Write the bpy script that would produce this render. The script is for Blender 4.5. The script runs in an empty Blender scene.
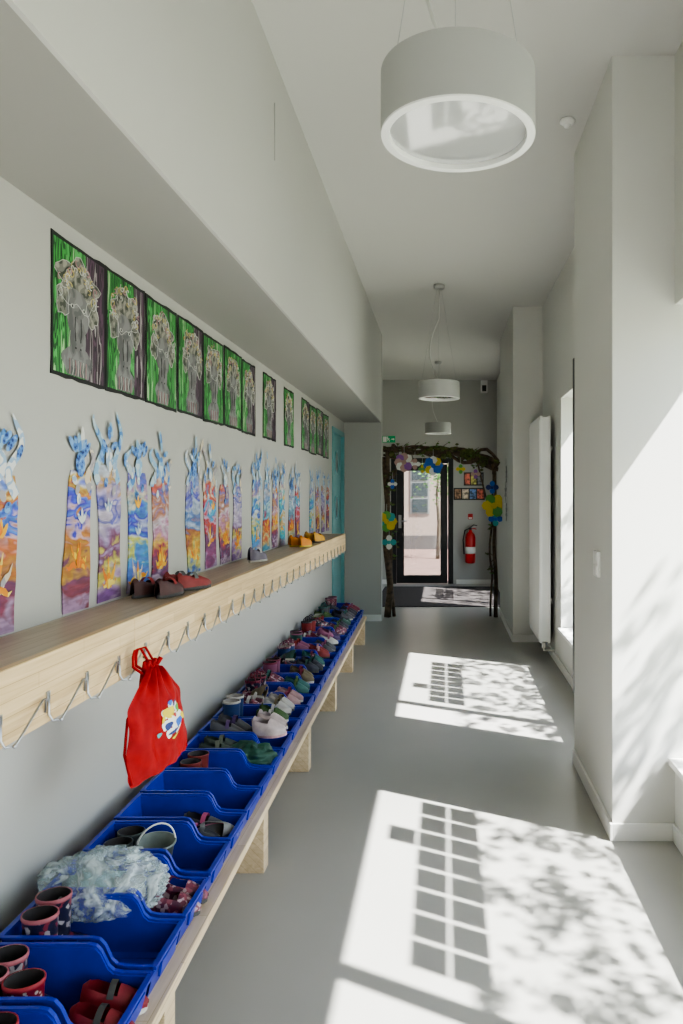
import bpy, math, random
from mathutils import Vector, Matrix, noise
random.seed(7)
R=random.random
U=random.uniform
scene=bpy.context.scene
try:
    scene.view_settings.view_transform='AgX'
    scene.view_settings.look='AgX - Medium High Contrast'
except Exception as ex: print(ex)

# ------------------------------------------------------------------ materials
def newmat(name):
    m=bpy.data.materials.new(name); m.use_nodes=True
    nt=m.node_tree; nt.nodes.clear()
    out=nt.nodes.new('ShaderNodeOutputMaterial')
    b=nt.nodes.new('ShaderNodeBsdfPrincipled')
    nt.links.new(b.outputs[0],out.inputs[0])
    return m,nt,b,out
def c4(c): return (c[0],c[1],c[2],1)
def P(name,col,rough=.5,metal=0,var=.06,scale=8,bump=0,bscale=60,spec=.5,coat=0,sub=0):
    m,nt,b,o=newmat(name)
    b.inputs['Roughness'].default_value=rough
    b.inputs['Metallic'].default_value=metal
    b.inputs['Specular IOR Level'].default_value=spec
    b.inputs['Coat Weight'].default_value=coat
    tc=nt.nodes.new('ShaderNodeTexCoord')
    n=nt.nodes.new('ShaderNodeTexNoise'); n.inputs['Scale'].default_value=scale; n.inputs['Detail'].default_value=4
    nt.links.new(tc.outputs['Object'],n.inputs['Vector'])
    r=nt.nodes.new('ShaderNodeValToRGB')
    r.color_ramp.elements[0].position=.3; r.color_ramp.elements[1].position=.7
    r.color_ramp.elements[0].color=c4([max(0,x*(1-var)) for x in col])
    r.color_ramp.elements[1].color=c4([min(1,x*(1+var)) for x in col])
    nt.links.new(n.outputs['Fac'],r.inputs['Fac'])
    nt.links.new(r.outputs[0],b.inputs['Base Color'])
    if bump:
        n2=nt.nodes.new('ShaderNodeTexNoise'); n2.inputs['Scale'].default_value=bscale
        nt.links.new(tc.outputs['Object'],n2.inputs['Vector'])
        bp=nt.nodes.new('ShaderNodeBump'); bp.inputs['Strength'].default_value=bump; bp.inputs['Distance'].default_value=.01
        nt.links.new(n2.outputs['Fac'],bp.inputs['Height']); nt.links.new(bp.outputs[0],b.inputs['Normal'])
    return m
def ramp(nt,stops,const=False):
    r=nt.nodes.new('ShaderNodeValToRGB'); cr=r.color_ramp
    if const: cr.interpolation='CONSTANT'
    while len(cr.elements)<len(stops): cr.elements.new(.5)
    for e,(p,c) in zip(cr.elements,stops):
        e.position=p; e.color=c4(c)
    return r
def objvec(nt,rand=0):
    tc=nt.nodes.new('ShaderNodeTexCoord')
    if not rand: return tc.outputs['Object']
    oi=nt.nodes.new('ShaderNodeObjectInfo')
    mu=nt.nodes.new('ShaderNodeMath'); mu.operation='MULTIPLY'; mu.inputs[1].default_value=rand
    nt.links.new(oi.outputs['Random'],mu.inputs[0])
    ad=nt.nodes.new('ShaderNodeVectorMath'); ad.operation='ADD'
    nt.links.new(tc.outputs['Object'],ad.inputs[0]); nt.links.new(mu.outputs[0],ad.inputs[1])
    return ad.outputs[0]
def wood(name,c1,c2,rough=.45,joints=0):
    m,nt,b,o=newmat(name); b.inputs['Roughness'].default_value=rough
    v=objvec(nt)
    mp=nt.nodes.new('ShaderNodeMapping'); mp.inputs['Scale'].default_value=(14,.9,22)
    nt.links.new(v,mp.inputs[0])
    n=nt.nodes.new('ShaderNodeTexNoise'); n.inputs['Scale'].default_value=3; n.inputs['Detail'].default_value=6; n.inputs['Distortion'].default_value=.6
    nt.links.new(mp.outputs[0],n.inputs['Vector'])
    r=ramp(nt,[(.3,c1),(.7,c2)]); nt.links.new(n.outputs['Fac'],r.inputs['Fac'])
    last=r.outputs[0]
    br=nt.nodes.new('ShaderNodeTexBrick'); br.inputs['Scale'].default_value=1
    br.inputs['Brick Width'].default_value=.42; br.inputs['Row Height'].default_value=.035
    br.inputs['Mortar Size'].default_value=.0008
    br.inputs['Color1'].default_value=(1,1,1,1); br.inputs['Color2'].default_value=(.84,.81,.76,1); br.inputs['Mortar'].default_value=(.6,.52,.4,1)
    sx=nt.nodes.new('ShaderNodeSeparateXYZ'); nt.links.new(v,sx.inputs[0])
    ad=nt.nodes.new('ShaderNodeMath'); ad.operation='ADD'; nt.links.new(sx.outputs[0],ad.inputs[0]); nt.links.new(sx.outputs[2],ad.inputs[1])
    cx=nt.nodes.new('ShaderNodeCombineXYZ'); nt.links.new(sx.outputs[1],cx.inputs[0]); nt.links.new(ad.outputs[0],cx.inputs[1])
    nt.links.new(cx.outputs[0],br.inputs['Vector'])
    mx=nt.nodes.new('ShaderNodeMix'); mx.data_type='RGBA'; mx.blend_type='MULTIPLY'; mx.inputs[0].default_value=.9
    nt.links.new(last,mx.inputs[6]); nt.links.new(br.outputs['Color'],mx.inputs[7])
    nt.links.new(mx.outputs[2],b.inputs['Base Color'])
    return m

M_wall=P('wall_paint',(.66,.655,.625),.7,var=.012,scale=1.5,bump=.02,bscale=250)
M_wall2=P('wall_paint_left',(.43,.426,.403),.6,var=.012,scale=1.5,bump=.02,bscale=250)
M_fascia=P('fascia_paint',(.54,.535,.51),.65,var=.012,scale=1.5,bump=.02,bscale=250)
M_under=P('soffit_underside_shade',(.32,.312,.29),.6,var=.012,scale=1.5,bump=.02,bscale=250)  # shade below the soffit put into the colour, darker than the fascia
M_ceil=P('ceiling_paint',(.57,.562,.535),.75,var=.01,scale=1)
M_floor=P('vinyl_floor',(.365,.360,.338),.31,var=.035,scale=2.2,bump=.015,bscale=14,spec=.5)
M_white=P('white_enamel',(.82,.815,.79),.4,var=.01)
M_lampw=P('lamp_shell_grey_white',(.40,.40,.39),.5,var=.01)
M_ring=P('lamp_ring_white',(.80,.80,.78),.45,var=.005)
M_diff=P('lamp_diffuser_glass',(.46,.465,.46),.06,var=.01,spec=.9,coat=1)
M_cord=P('cord_white',(.6,.6,.57),.5)
M_wire=P('steel_wire',(.45,.45,.45),.3,metal=1)
M_hook=P('hook_steel',(.50,.52,.55),.3,metal=1)
M_black=P('black_aluminium',(.015,.016,.018),.4)
M_shelf=wood('bamboo_ply',(.62,.44,.23),(.82,.63,.38))
M_shelftop=wood('shelf_top_ply',(.40,.32,.23),(.50,.41,.31),.38)
M_bench=wood('bench_ply',(.64,.49,.30),(.80,.65,.44))
M_blue=P('blue_bin_plastic',(.008,.026,.36),.3,var=.08,scale=20,spec=.5)
def matweave():
    m,nt,b,o=newmat('door_mat'); b.inputs['Roughness'].default_value=.95
    v=objvec(nt)
    ck=nt.nodes.new('ShaderNodeTexChecker'); ck.inputs['Scale'].default_value=22; ck.inputs['Color1'].default_value=(.035,.03,.032,1); ck.inputs['Color2'].default_value=(.075,.062,.06,1)
    nt.links.new(v,ck.inputs['Vector'])
    n=nt.nodes.new('ShaderNodeTexNoise'); n.inputs['Scale'].default_value=120; nt.links.new(v,n.inputs['Vector'])
    r=ramp(nt,[(.35,(.5,.5,.5)),(.65,(1.2,1.2,1.2))]); nt.links.new(n.outputs['Fac'],r.inputs['Fac'])
    mx=nt.nodes.new('ShaderNodeMix'); mx.data_type='RGBA'; mx.blend_type='MULTIPLY'; mx.inputs[0].default_value=1
    nt.links.new(ck.outputs['Color'],mx.inputs[6]); nt.links.new(r.outputs[0],mx.inputs[7]); nt.links.new(mx.outputs[2],b.inputs['Base Color']); return m
M_mat=matweave()
M_teal=P('teal_door_paint',(.14,.36,.39),.4,var=.02)
M_pink=P('courtyard_render',(.33,.25,.21),.8,var=.04,scale=2)
M_paving=P('courtyard_paving',(.20,.12,.10),.8,var=.12,scale=3)
M_ground=P('garden_ground',(.33,.34,.27),.9,var=.25,scale=3)
M_leaf=P('leaf_green',(.10,.24,.05),.6,var=.4,scale=5)
M_bark=P('bark',(.10,.07,.045),.85,var=.5,scale=25,bump=.6,bscale=40)
M_moss=P('moss',(.10,.12,.035),.95,var=.5,scale=30,bump=.8,bscale=60)
M_red=P('extinguisher_red',(.50,.012,.012),.3)
M_greensign=P('exit_green',(.02,.40,.16),.4,var=.02)
M_signwhite=P('sign_white',(.85,.85,.82),.5,var=.01)
M_paperwhite=P('paper_white',(.8,.8,.76),.7,var=.03)

def glassmat(name,tint=(1,1,1),g=.07):
    m,nt,b,o=newmat(name); nt.nodes.remove(b)
    t=nt.nodes.new('ShaderNodeBsdfTransparent'); t.inputs[0].default_value=c4(tint)
    gl=nt.nodes.new('ShaderNodeBsdfGlossy'); gl.inputs['Roughness'].default_value=.02
    mx=nt.nodes.new('ShaderNodeMixShader'); mx.inputs[0].default_value=g
    nt.links.new(t.outputs[0],mx.inputs[1]); nt.links.new(gl.outputs[0],mx.inputs[2]); nt.links.new(mx.outputs[0],o.inputs[0])
    return m
M_glass=glassmat('window_glass',(.97,.98,.97),.06)
M_doorglass=glassmat('door_glass_tinted',(.70,.72,.71),.06)
def filmmat():
    m,nt,b,o=newmat('plastic_film'); 
    b.inputs['Base Color'].default_value=(.70,.78,.79,1); b.inputs['Roughness'].default_value=.16
    t=nt.nodes.new('ShaderNodeBsdfTransparent'); t.inputs[0].default_value=(.93,.97,.97,1)
    mx=nt.nodes.new('ShaderNodeMixShader')
    tc=nt.nodes.new('ShaderNodeTexCoord')
    n=nt.nodes.new('ShaderNodeTexNoise'); n.inputs['Scale'].default_value=11; n.inputs['Distortion'].default_value=2.5; n.inputs['Detail'].default_value=4
    nt.links.new(tc.outputs['Object'],n.inputs['Vector'])
    r=ramp(nt,[(.38,(.18,.18,.18)),(.52,(.36,.36,.36)),(.66,(.72,.72,.72))]); nt.links.new(n.outputs['Fac'],r.inputs['Fac'])
    bp=nt.nodes.new('ShaderNodeBump'); bp.inputs['Strength'].default_value=.5; bp.inputs['Distance'].default_value=.02
    nt.links.new(n.outputs['Fac'],bp.inputs['Height']); nt.links.new(bp.outputs[0],b.inputs['Normal'])
    nt.links.new(r.outputs[0],mx.inputs[0]); nt.links.new(t.outputs[0],mx.inputs[1]); nt.links.new(b.outputs[0],mx.inputs[2])
    nt.links.new(mx.outputs[0],o.inputs[0]); return m
M_film=filmmat()

def patternmat(name,cols,kind='voronoi',scale=60,rough=.45):
    m,nt,b,o=newmat(name); b.inputs['Roughness'].default_value=rough
    v=objvec(nt)
    if kind=='voronoi':
        t=nt.nodes.new('ShaderNodeTexVoronoi'); t.inputs['Scale'].default_value=scale; out=t.outputs['Distance']
        nt.links.new(v,t.inputs['Vector'])
    elif kind=='cells':
        t=nt.nodes.new('ShaderNodeTexVoronoi'); t.inputs['Scale'].default_value=scale
        nt.links.new(v,t.inputs['Vector'])
        s=nt.nodes.new('ShaderNodeSeparateColor'); nt.links.new(t.outputs['Color'],s.inputs[0]); out=s.outputs[0]
    else:
        t=nt.nodes.new('ShaderNodeTexNoise'); t.inputs['Scale'].default_value=scale; t.inputs['Detail'].default_value=1; out=t.outputs['Fac']
        nt.links.new(v,t.inputs['Vector'])
    n=len(cols)
    if kind=='voronoi': st=[(i*.28,c) for i,c in enumerate(cols)]
    elif kind=='cells': st=[(i/n,c) for i,c in enumerate(cols)]
    else: st=[(.3+.4*i/n,c) for i,c in enumerate(cols)]
    r=ramp(nt,st,True); nt.links.new(out,r.inputs['Fac']); nt.links.new(r.outputs[0],b.inputs['Base Color'])
    return m

# ------------------------------------------------------------------ mesh builder
class MB:
    def __init__(s): s.v=[];s.f=[];s.mi=[];s.sm=[];s.mats=[]
    def add(s,verts,faces,mat,smooth=False,M=None):
        if mat not in s.mats: s.mats.append(mat)
        k=s.mats.index(mat); o=len(s.v)
        for p in verts:
            p=Vector(p)
            if M is not None: p=M@p
            s.v.append(p)
        for f in faces:
            s.f.append([o+i for i in f]); s.mi.append(k); s.sm.append(smooth)
    def box(s,x0,x1,y0,y1,z0,z1,mat,M=None):
        v=[(x0,y0,z0),(x1,y0,z0),(x1,y1,z0),(x0,y1,z0),(x0,y0,z1),(x1,y0,z1),(x1,y1,z1),(x0,y1,z1)]
        f=[(0,3,2,1),(4,5,6,7),(0,1,5,4),(1,2,6,5),(2,3,7,6),(3,0,4,7)]
        s.add(v,f,mat,False,M)
    def prism(s,pts,off,mat,M=None,smooth=False):
        n=len(pts); off=Vector(off)
        v=[Vector(p) for p in pts]+[Vector(p)+off for p in pts]
        f=[list(range(n))[::-1],list(range(n,2*n))]+[(i,(i+1)%n,n+(i+1)%n,n+i) for i in range(n)]
        s.add(v,f,mat,smooth,M)
    def tube(s,pts,r,mat,n=8,M=None,closed=False):
        pts=[Vector(p) for p in pts]; m=len(pts)
        rr=r if isinstance(r,(list,tuple)) else [r]*m
        v=[];f=[]
        prev=None
        for i,p in enumerate(pts):
            a=pts[(i-1)%m] if (i>0 or closed) else p
            b=pts[(i+1)%m] if (i<m-1 or closed) else p
            t=(b-a).normalized()
            if prev is None:
                u=t.cross(Vector((0,0,1)))
                if u.length<.05: u=t.cross(Vector((1,0,0)))
            else: u=prev-t*prev.dot(t)
            u.normalize(); prev=u; w=t.cross(u)
            for k in range(n):
                an=2*math.pi*k/n
                v.append(p+(u*math.cos(an)+w*math.sin(an))*rr[i])
        for i in range(m-1 if not closed else m):
            for k in range(n):
                j=(i+1)%m
                f.append((i*n+k,i*n+(k+1)%n,j*n+(k+1)%n,j*n+k))
        if not closed:
            f.append(list(range(n))[::-1]); f.append([(m-1)*n+k for k in range(n)])
        s.add(v,f,mat,True,M)
    def lathe(s,prof,mat,c=(0,0,0),n=32,sx=1,sy=1,M=None,smooth=True):
        v=[];f=[]
        for r,z in prof:
            for k in range(n):
                a=2*math.pi*k/n
                v.append((c[0]+r*sx*math.cos(a),c[1]+r*sy*math.sin(a),c[2]+z))
        for i in range(len(prof)-1):
            for k in range(n):
                f.append((i*n+k,i*n+(k+1)%n,(i+1)*n+(k+1)%n,(i+1)*n+k))
        s.add(v,f,mat,smooth,M)
    def ball(s,c,r,mat,M=None,n=10,jit=0):
        v=[];f=[]
        rx,ry,rz=r if isinstance(r,(list,tuple)) else (r,r,r)
        for i in range(n+1):
            th=math.pi*i/n
            for k in range(n*2):
                a=math.pi*k/n
                q=Vector((math.sin(th)*math.cos(a),math.sin(th)*math.sin(a),math.cos(th)))
                s_=1+jit*noise.noise(q*2.3+Vector(c)*5) if jit else 1
                v.append((c[0]+rx*q.x*s_,c[1]+ry*q.y*s_,c[2]+rz*q.z*s_))
        m=n*2
        for i in range(n):
            for k in range(m): f.append((i*m+k,(i+1)*m+k,(i+1)*m+(k+1)%m,i*m+(k+1)%m))
        s.add(v,f,mat,True,M)
    def grid(s,fn,nu,nv,mat,M=None,keep=None,smooth=True):
        v=[];f=[]
        for i in range(nu):
            for j in range(nv): v.append(fn(i/(nu-1),j/(nv-1)))
        for i in range(nu-1):
            for j in range(nv-1):
                if keep and not keep(i,j): continue
                f.append((i*nv+j,(i+1)*nv+j,(i+1)*nv+j+1,i*nv+j+1))
        s.add(v,f,mat,smooth,M)
    def mesh(s,name):
        me=bpy.data.meshes.new(name)
        me.from_pydata([tuple(p) for p in s.v],[],s.f)
        for m in s.mats: me.materials.append(m)
        for p,k,sm in zip(me.polygons,s.mi,s.sm): p.material_index=k; p.use_smooth=sm
        me.update(); return me
    def obj(s,name,parent=None,loc=(0,0,0),rot=(0,0,0),bevel=0,solid=0):
        o=bpy.data.objects.new(name,s.mesh(name)); scene.collection.objects.link(o)
        o.location=loc; o.rotation_euler=rot
        if parent: o.parent=parent
        if solid:
            md=o.modifiers.new('solid','SOLIDIFY'); md.thickness=solid; md.offset=0
        if bevel:
            md=o.modifiers.new('bev','BEVEL'); md.width=bevel; md.segments=2; md.limit_method='ANGLE'
        return o
def empty(name,loc=(0,0,0)):
    e=bpy.data.objects.new(name,None); e.empty_display_size=.1; scene.collection.objects.link(e); e.location=loc; return e
def inst(name,mesh,loc,rot=(0,0,0),scale=(1,1,1)):
    o=bpy.data.objects.new(name,mesh); scene.collection.objects.link(o); o.location=loc; o.rotation_euler=rot; o.scale=scale; return o

# ------------------------------------------------------------------ dimensions
LW=-1.18; FX=-.74; SOF=2.345; CE=3.40; RW=1.0; RO=1.30; Y0=-2.6; YE=12.0; PANEL=8.5
P1=(3.12,4.03); P2=(7.3,9.0); SILL=.33; HEAD=2.32
DROP=1.43; SH=.5
b=MB(); b.box(LW-.2,RO,Y0-.2,YE+.2,-.12,0,M_floor); b.obj('floor')
b=MB(); b.box(LW-.2,RO,Y0-.2,YE+.2,CE,CE+.15,M_ceil); b.obj('ceiling')
b=MB()
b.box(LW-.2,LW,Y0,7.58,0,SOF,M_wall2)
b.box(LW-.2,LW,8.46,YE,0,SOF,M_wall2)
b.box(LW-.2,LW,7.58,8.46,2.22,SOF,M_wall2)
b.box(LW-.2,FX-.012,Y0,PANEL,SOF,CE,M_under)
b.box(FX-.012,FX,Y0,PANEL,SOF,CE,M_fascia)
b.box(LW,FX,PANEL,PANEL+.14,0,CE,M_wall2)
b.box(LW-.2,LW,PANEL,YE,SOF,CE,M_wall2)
b.obj('wall_left')
b=MB(); b.box(LW,RW,Y0-.15,Y0,0,CE,M_wall); b.obj('wall_back')
DX0,DX1,DZ=-.885,.155,2.10
b=MB()
b.box(LW,DX0,YE,YE+.2,0,CE,M_wall2); b.box(DX1,RW,YE,YE+.2,0,CE,M_wall2); b.box(DX0,DX1,YE,YE+.2,DZ,CE,M_wall2)
b.obj('wall_end')
wins=[(-2.3,.35),(.85,3.12),(4.03,6.15),(9.15,10.9)]
b=MB()
ys=[Y0]+[q for w in wins for q in w]+[YE]
for i in range(0,len(ys),2):
    if ys[i+1]-ys[i]>.01: b.box(RW,RO,ys[i],ys[i+1],0,CE,M_wall)
for a,c in wins:
    b.box(RW,RO,a,c,0,SILL,M_wall); b.box(RW,RO,a,c,HEAD,CE,M_wall)
b.box(.73,RW,P1[0],P1[1],0,CE,M_wall)
b.box(.70,RW,P2[0],P2[1],0,CE,M_wall)
b.box(.88,RW,11.2,YE,0,CE,M_wall)
b.obj('wall_right')
b=MB(); h=.075; t=.012
b.box(.73-t,.73,P1[0]-t,P1[1],0,h,M_white); b.box(.73,RW-t,P1[0]-t,P1[0],0,h,M_white)
b.box(RW-t,RW,Y0,P1[0],0,h,M_white); b.box(RW-t,RW,P1[1],P2[0]-t,0,h,M_white)
b.box(.70-t,.70,P2[0]-t,P2[1],0,h,M_white); b.box(.70,RW,P2[0]-t,P2[0],0,h,M_white)
b.obj('baseboard_right',bevel=.002)
b=MB(); b.box(LW,LW+t,Y0,7.55,0,h,M_white); b.box(LW,FX,PANEL-t,PANEL,0,h,M_white); b.obj('baseboard_left')
b=MB(); b.box(DX1+.05,RW-.13,YE-t,YE,0,h,M_white); b.box(LW,DX0-.05,YE-t,YE,0,h,M_white); b.obj('baseboard_end')
def window(n,y0,y1,mull,openleaf=False):
    e=empty('window_%d'%n,(1.22,(y0+y1)/2,1.3))
    def lk(o):
        o.parent=e; o.matrix_parent_inverse=Matrix.Translation(-Vector(e.location))
    xa,xb=1.20,1.26; w=.045
    f=MB()
    f.box(xa,xb,y0+.004,y0+w,SILL+.03,HEAD-.004,M_black); f.box(xa,xb,y1-w,y1-.004,SILL+.03,HEAD-.004,M_black)
    f.box(xa,xb,y0+w,y1-w,SILL+.03,SILL+.03+w,M_black); f.box(xa,xb,y0+w,y1-w,HEAD-w,HEAD-.004,M_black)
    f.box(xa,xb,mull-.028,mull+.028,SILL+.03+w,HEAD-w,M_black)
    lk(f.obj('frame'))
    g=MB()
    g.box(1.228,1.234,mull+.028,y1-w,SILL+.03+w,HEAD-w,M_glass)
    if not openleaf: g.box(1.228,1.234,y0+w,mull-.028,SILL+.03+w,HEAD-w,M_glass)
    lk(g.obj('glass'))
    s=MB(); s.box(RW-.03,1.2,y0+.004,y1-.004,SILL,SILL+.028,M_white); lk(s.obj('sill',bevel=.003))
    if openleaf:
        l=MB(); ya,yb=4.075,4.115; x0,x1=.735,1.19; z0,z1=SILL+.045,HEAD-.05
        l.box(x0,x0+.06,ya,yb,z0,z1,M_black); l.box(x1-.06,x1,ya,yb,z0,z1,M_black)
        l.box(x0+.06,x1-.06,ya,yb,z0,z0+.06,M_black); l.box(x0+.06,x1-.06,ya,yb,z1-.06,z1,M_black)
        l.box(x0+.06,x1-.06,ya+.017,ya+.023,z0+.06,z1-.06,M_glass)
        l.tube([(x0+.03,yb,1.25),(x0+.03,yb+.04,1.25),(x0+.03,yb+.04,1.13)],.008,M_wire,6)
        lk(l.obj('open_casement'))
window(1,wins[0][0],wins[0][1],-1.7)  # unseen window behind the camera, added for extra fill light
window(2,wins[1][0],wins[1][1],1.49)
window(3,wins[2][0],wins[2][1],4.43,True)
window(4,wins[3][0],wins[3][1],9.55)
M_sheet=P('window_sheet_card',(.35,.32,.28),.8,var=.2,scale=15)
def sheets(yo,extra):
    s=MB()
    def one(c,r):
        y=1.62+.155*c+yo; z=1.515+.195*r
        s.box(1.214,1.2165,y+.009,y+.146,z+.009,z+.186,M_sheet)
    for r in range(2):
        for c in range(8): one(c,r)
    for (c,r) in extra: one(c,r)
    s.obj('window_paper_squares')
sheets(0,[(5,2)]); sheets(2.93,[(2,2)])
b=MB()
for c in range(6):
    for r in range(2): b.box(1.214,1.2165,9.7+c*.16,9.83+c*.16,1.55+r*.2,1.73+r*.2,M_sheet)
b.obj('window_paper_squares')

def bush(y0,y1,n,ztop=1.6,seed=0,sh=1.0):
    s=MB()
    k=0;tries=0
    while k<n and tries<n*40:
        tries+=1
        X=U(1.95,2.9); yw=U(y0,y1); zw=U(.0,ztop)
        g=noise.noise(Vector((yw*3.0+seed,zw*3.0,1)))*.6+noise.noise(Vector((yw*8+seed,zw*8,4)))*.7
        edge=(ztop-zw)/ztop
        if g+.55*edge-.20<0 and R()<.93: continue
        k+=1
        d=X-1.25; c=Vector((X,yw-SH*d,zw+DROP*d))
        L=U(.014,.030)*sh; W=L*U(.45,.7)
        Mx=Matrix.Translation(c)@Matrix.Rotation(U(0,6.28),4,'Z')@Matrix.Rotation(U(-1,1),4,'X')@Matrix.Rotation(U(-1,1),4,'Y')
        s.add([(-L,0,0),(-L*.3,W,.006),(L*.4,W*.8,.006),(L,0,0),(L*.4,-W*.8,.006),(-L*.3,-W,.006)],[(0,1,2,3,4,5)],M_leaf,False,Mx)
    for i in range(10):
        yy=U(y0,y1)-.5; x=U(2.1,2.5)
        pts=[(x,yy,-.05)]
        zt=U(2.0,2.9)
        for j in range(1,7): pts.append((x+U(-.06,.06)*j*.4,yy+U(-.1,.1)*j*.4,zt*j/6))
        s.tube(pts,[.011*(1-j/8) for j in range(7)],M_bark,5)
    s.obj('garden_bush')
bush(.75,3.15,5000,1.64,0)
bush(4.0,6.3,5000,1.68,9)
bush(9.1,11.0,3800,2.1,4)
b=MB(); b.box(RO,14,-10,26,-.15,-.05,M_ground); b.obj('garden_ground')
b=MB(); b.box(-8,RO,YE+.2,26,-.15,-.03,M_paving); b.obj('courtyard_ground')
b=MB(); M_gl=P('facade_glass',(.05,.06,.065),.15); M_fr=P('facade_frame',(.22,.22,.21),.5)
yb=20
b.box(-5,4,yb,yb+.3,-.05,5,M_pink)
for x0,x1,z0,z1 in [(-.93,-.40,.95,2.3),(-2.4,-1.5,.0,2.3),(.3,1.1,.9,2.3),(1.6,2.4,.9,2.3)]:
    b.box(x0,x1,yb-.03,yb+.01,z0,z1,M_fr); 
    n=3
    for i in range(n):
        hz=(z1-z0)/n; b.box(x0+.05,x1-.05,yb-.05,yb-.02,z0+i*hz+.04,z0+(i+1)*hz-.04,M_gl)
b.box(-5,4,yb-.08,yb,-.03,.35,P('facade_plinth',(.10,.085,.08),.8))
b.obj('courtyard_building')
b=MB()
b.tube([(-.15,17,-.03),(-.12,17,.8),(-.17,17,1.5),(-.1,17,2.3)],[.05,.04,.03,.015],M_bark,7)
for i in range(900):
    q=Vector((random.gauss(0,.28),random.gauss(0,.28),random.gauss(0,.35)))+Vector((.02,17,2.15))
    L=.05; Mx=Matrix.Translation(q)@Matrix.Rotation(U(0,6.28),4,'Z')@Matrix.Rotation(U(0,6.28),4,'X')
    b.add([(-L,0,0),(0,L*.5,.005),(L,0,0),(0,-L*.5,.005)],[(0,1,2,3)],M_leaf,False,Mx)
b.obj('courtyard_tree')

# ------------------------------------------------------------------ end door
e=empty('door_1',(DX0,YE,0))
def child(mb,name,par,**k):
    o=mb.obj(name,**k); o.parent=par; o.matrix_parent_inverse=Matrix.Translation(-Vector(par.location)); return o
f=MB()
ya,yb2=YE+.02,YE+.12
f.box(DX0,DX0+.09,ya,yb2,0,DZ,M_black); f.box(DX1-.09,DX1,ya,yb2,0,DZ,M_black); f.box(DX0+.09,DX1-.09,ya,yb2,DZ-.09,DZ,M_black)
child(f,'frame',e)
f=MB(); x0,x1=DX0+.095,DX1-.095
f.box(x0,x0+.12,ya,yb2-.01,.01,DZ-.10,M_black); f.box(x1-.12,x1,ya,yb2-.01,.01,DZ-.10,M_black)
f.box(x0+.12,x1-.12,ya,yb2-.01,.01,.14,M_black); f.box(x0+.12,x1-.12,ya,yb2-.01,DZ-.21,DZ-.10,M_black)
f.box(x0+.12,x1-.12,ya+.02,ya+.03,.14,DZ-.21,M_doorglass)
f.tube([(x0+.055,ya,1.05),(x0+.055,ya-.05,1.05),(x0+.17,ya-.05,1.05)],.012,M_wire,8)
f.box(x0+.03,x0+.08,ya-.008,ya,.93,1.15,M_wire)
child(f,'leaf',e)
e=empty('door_2',(LW,8,0)); f=MB()
f.box(LW-.06,LW-.02,7.64,8.40,0,2.16,M_teal); 
child(f,'leaf',e)
f=MB(); f.box(LW-.10,LW+.012,7.585,7.64,0,2.215,M_teal); f.box(LW-.10,LW+.012,8.40,8.455,0,2.215,M_teal); f.box(LW-.10,LW+.012,7.64,8.40,2.16,2.215,M_teal)
child(f,'frame',e)
f=MB()
for zc in (1.85,1.35):
    pts=[(LW-.018,8.02+.13*math.cos(a*math.pi/16),zc+.13*math.sin(a*math.pi/16)) for a in range(32)]
    f.tube(pts,.010,M_teal,6,closed=True)
    f.prism([(p[0]-.001,p[1],p[2]) for p in pts],(.002,0,0),P('porthole_glass',(.25,.35,.38),.1))
f.tube([(LW-.02,7.73,1.02),(LW+.03,7.73,1.02),(LW+.03,7.85,1.02)],.01,M_wire,6)
child(f,'portholes_and_handle',e)

b=MB(); b.box(-.95,.85,9.55,11.6,.001,.012,M_mat); b.obj('door_mat',bevel=.004)

# exit sign
b=MB(); cx,cz=-.92,2.41
b.box(cx-.11,cx+.11,YE-.03,YE-.001,cz-.055,cz+.055,M_greensign)
yy=YE-.033
def flat(pts,mat=M_signwhite): b.prism([(cx+p[0],yy,cz+p[1]) for p in pts],(0,.003,0),mat)
flat([(-.095,-.045),(-.035,-.045),(-.035,.045),(-.095,.045)])
flat([(-.02+.012*math.cos(a),.034+.010*math.sin(a)) for a in [i*math.pi/5 for i in range(10)]])
flat([(-.022,.02),(-.005,.018),(.0,-.008),(-.018,-.008)]); flat([(-.005,.018),(.022,.006),(.02,.0),(-.004,.010)])
flat([(-.022,.02),(-.034,.0),(-.03,-.003),(-.018,.012)]); flat([(.0,-.008),(.02,-.02),(.012,-.042),(.006,-.042),(.010,-.022),(-.01,-.012)])
flat([(-.018,-.008),(-.012,-.01),(-.02,-.03),(-.036,-.035),(-.036,-.03),(-.026,-.026)])
flat([(.045,-.008),(.075,-.008),(.075,-.02),(.1,0),(.075,.02),(.075,.008),(.045,.008)])
b.obj('exit_sign')

# fire extinguisher
b=MB(); c=(.435,YE-.12,.36)
b.lathe([(0,.0),(.075,.0),(.085,.02),(.085,.42),(.07,.48),(.03,.52),(.025,.55),(0,.55)],M_red,c,24)
b.lathe([(0.0,.16),(.0862,.16),(.0862,.27),(0,.27)],M_paperwhite,c,24)
b.box(c[0]-.02,c[0]+.02,c[1]-.02,c[1]+.02,c[2]+.55,c[2]+.59,M_black)
b.tube([(c[0],c[1],c[2]+.59),(c[0]+.05,c[1]-.02,c[2]+.63),(c[0]+.11,c[1]-.02,c[2]+.62)],.01,M_black,6)
b.tube([(c[0],c[1],c[2]+.57),(c[0]+.06,c[1]-.02,c[2]+.575),(c[0]+.1,c[1]-.02,c[2]+.56)],.008,M_red,6)
b.tube([(c[0]-.02,c[1],c[2]+.57),(c[0]-.09,c[1]-.02,c[2]+.54),(c[0]-.12,c[1]-.03,c[2]+.38),(c[0]-.105,c[1]-.04,c[2]+.15)],.011,M_black,8)
b.box(c[0]-.03,c[0]+.03,c[1]+.08,YE-.001,c[2]+.3,c[2]+.42,M_red)
b.obj('fire_extinguisher')
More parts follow.
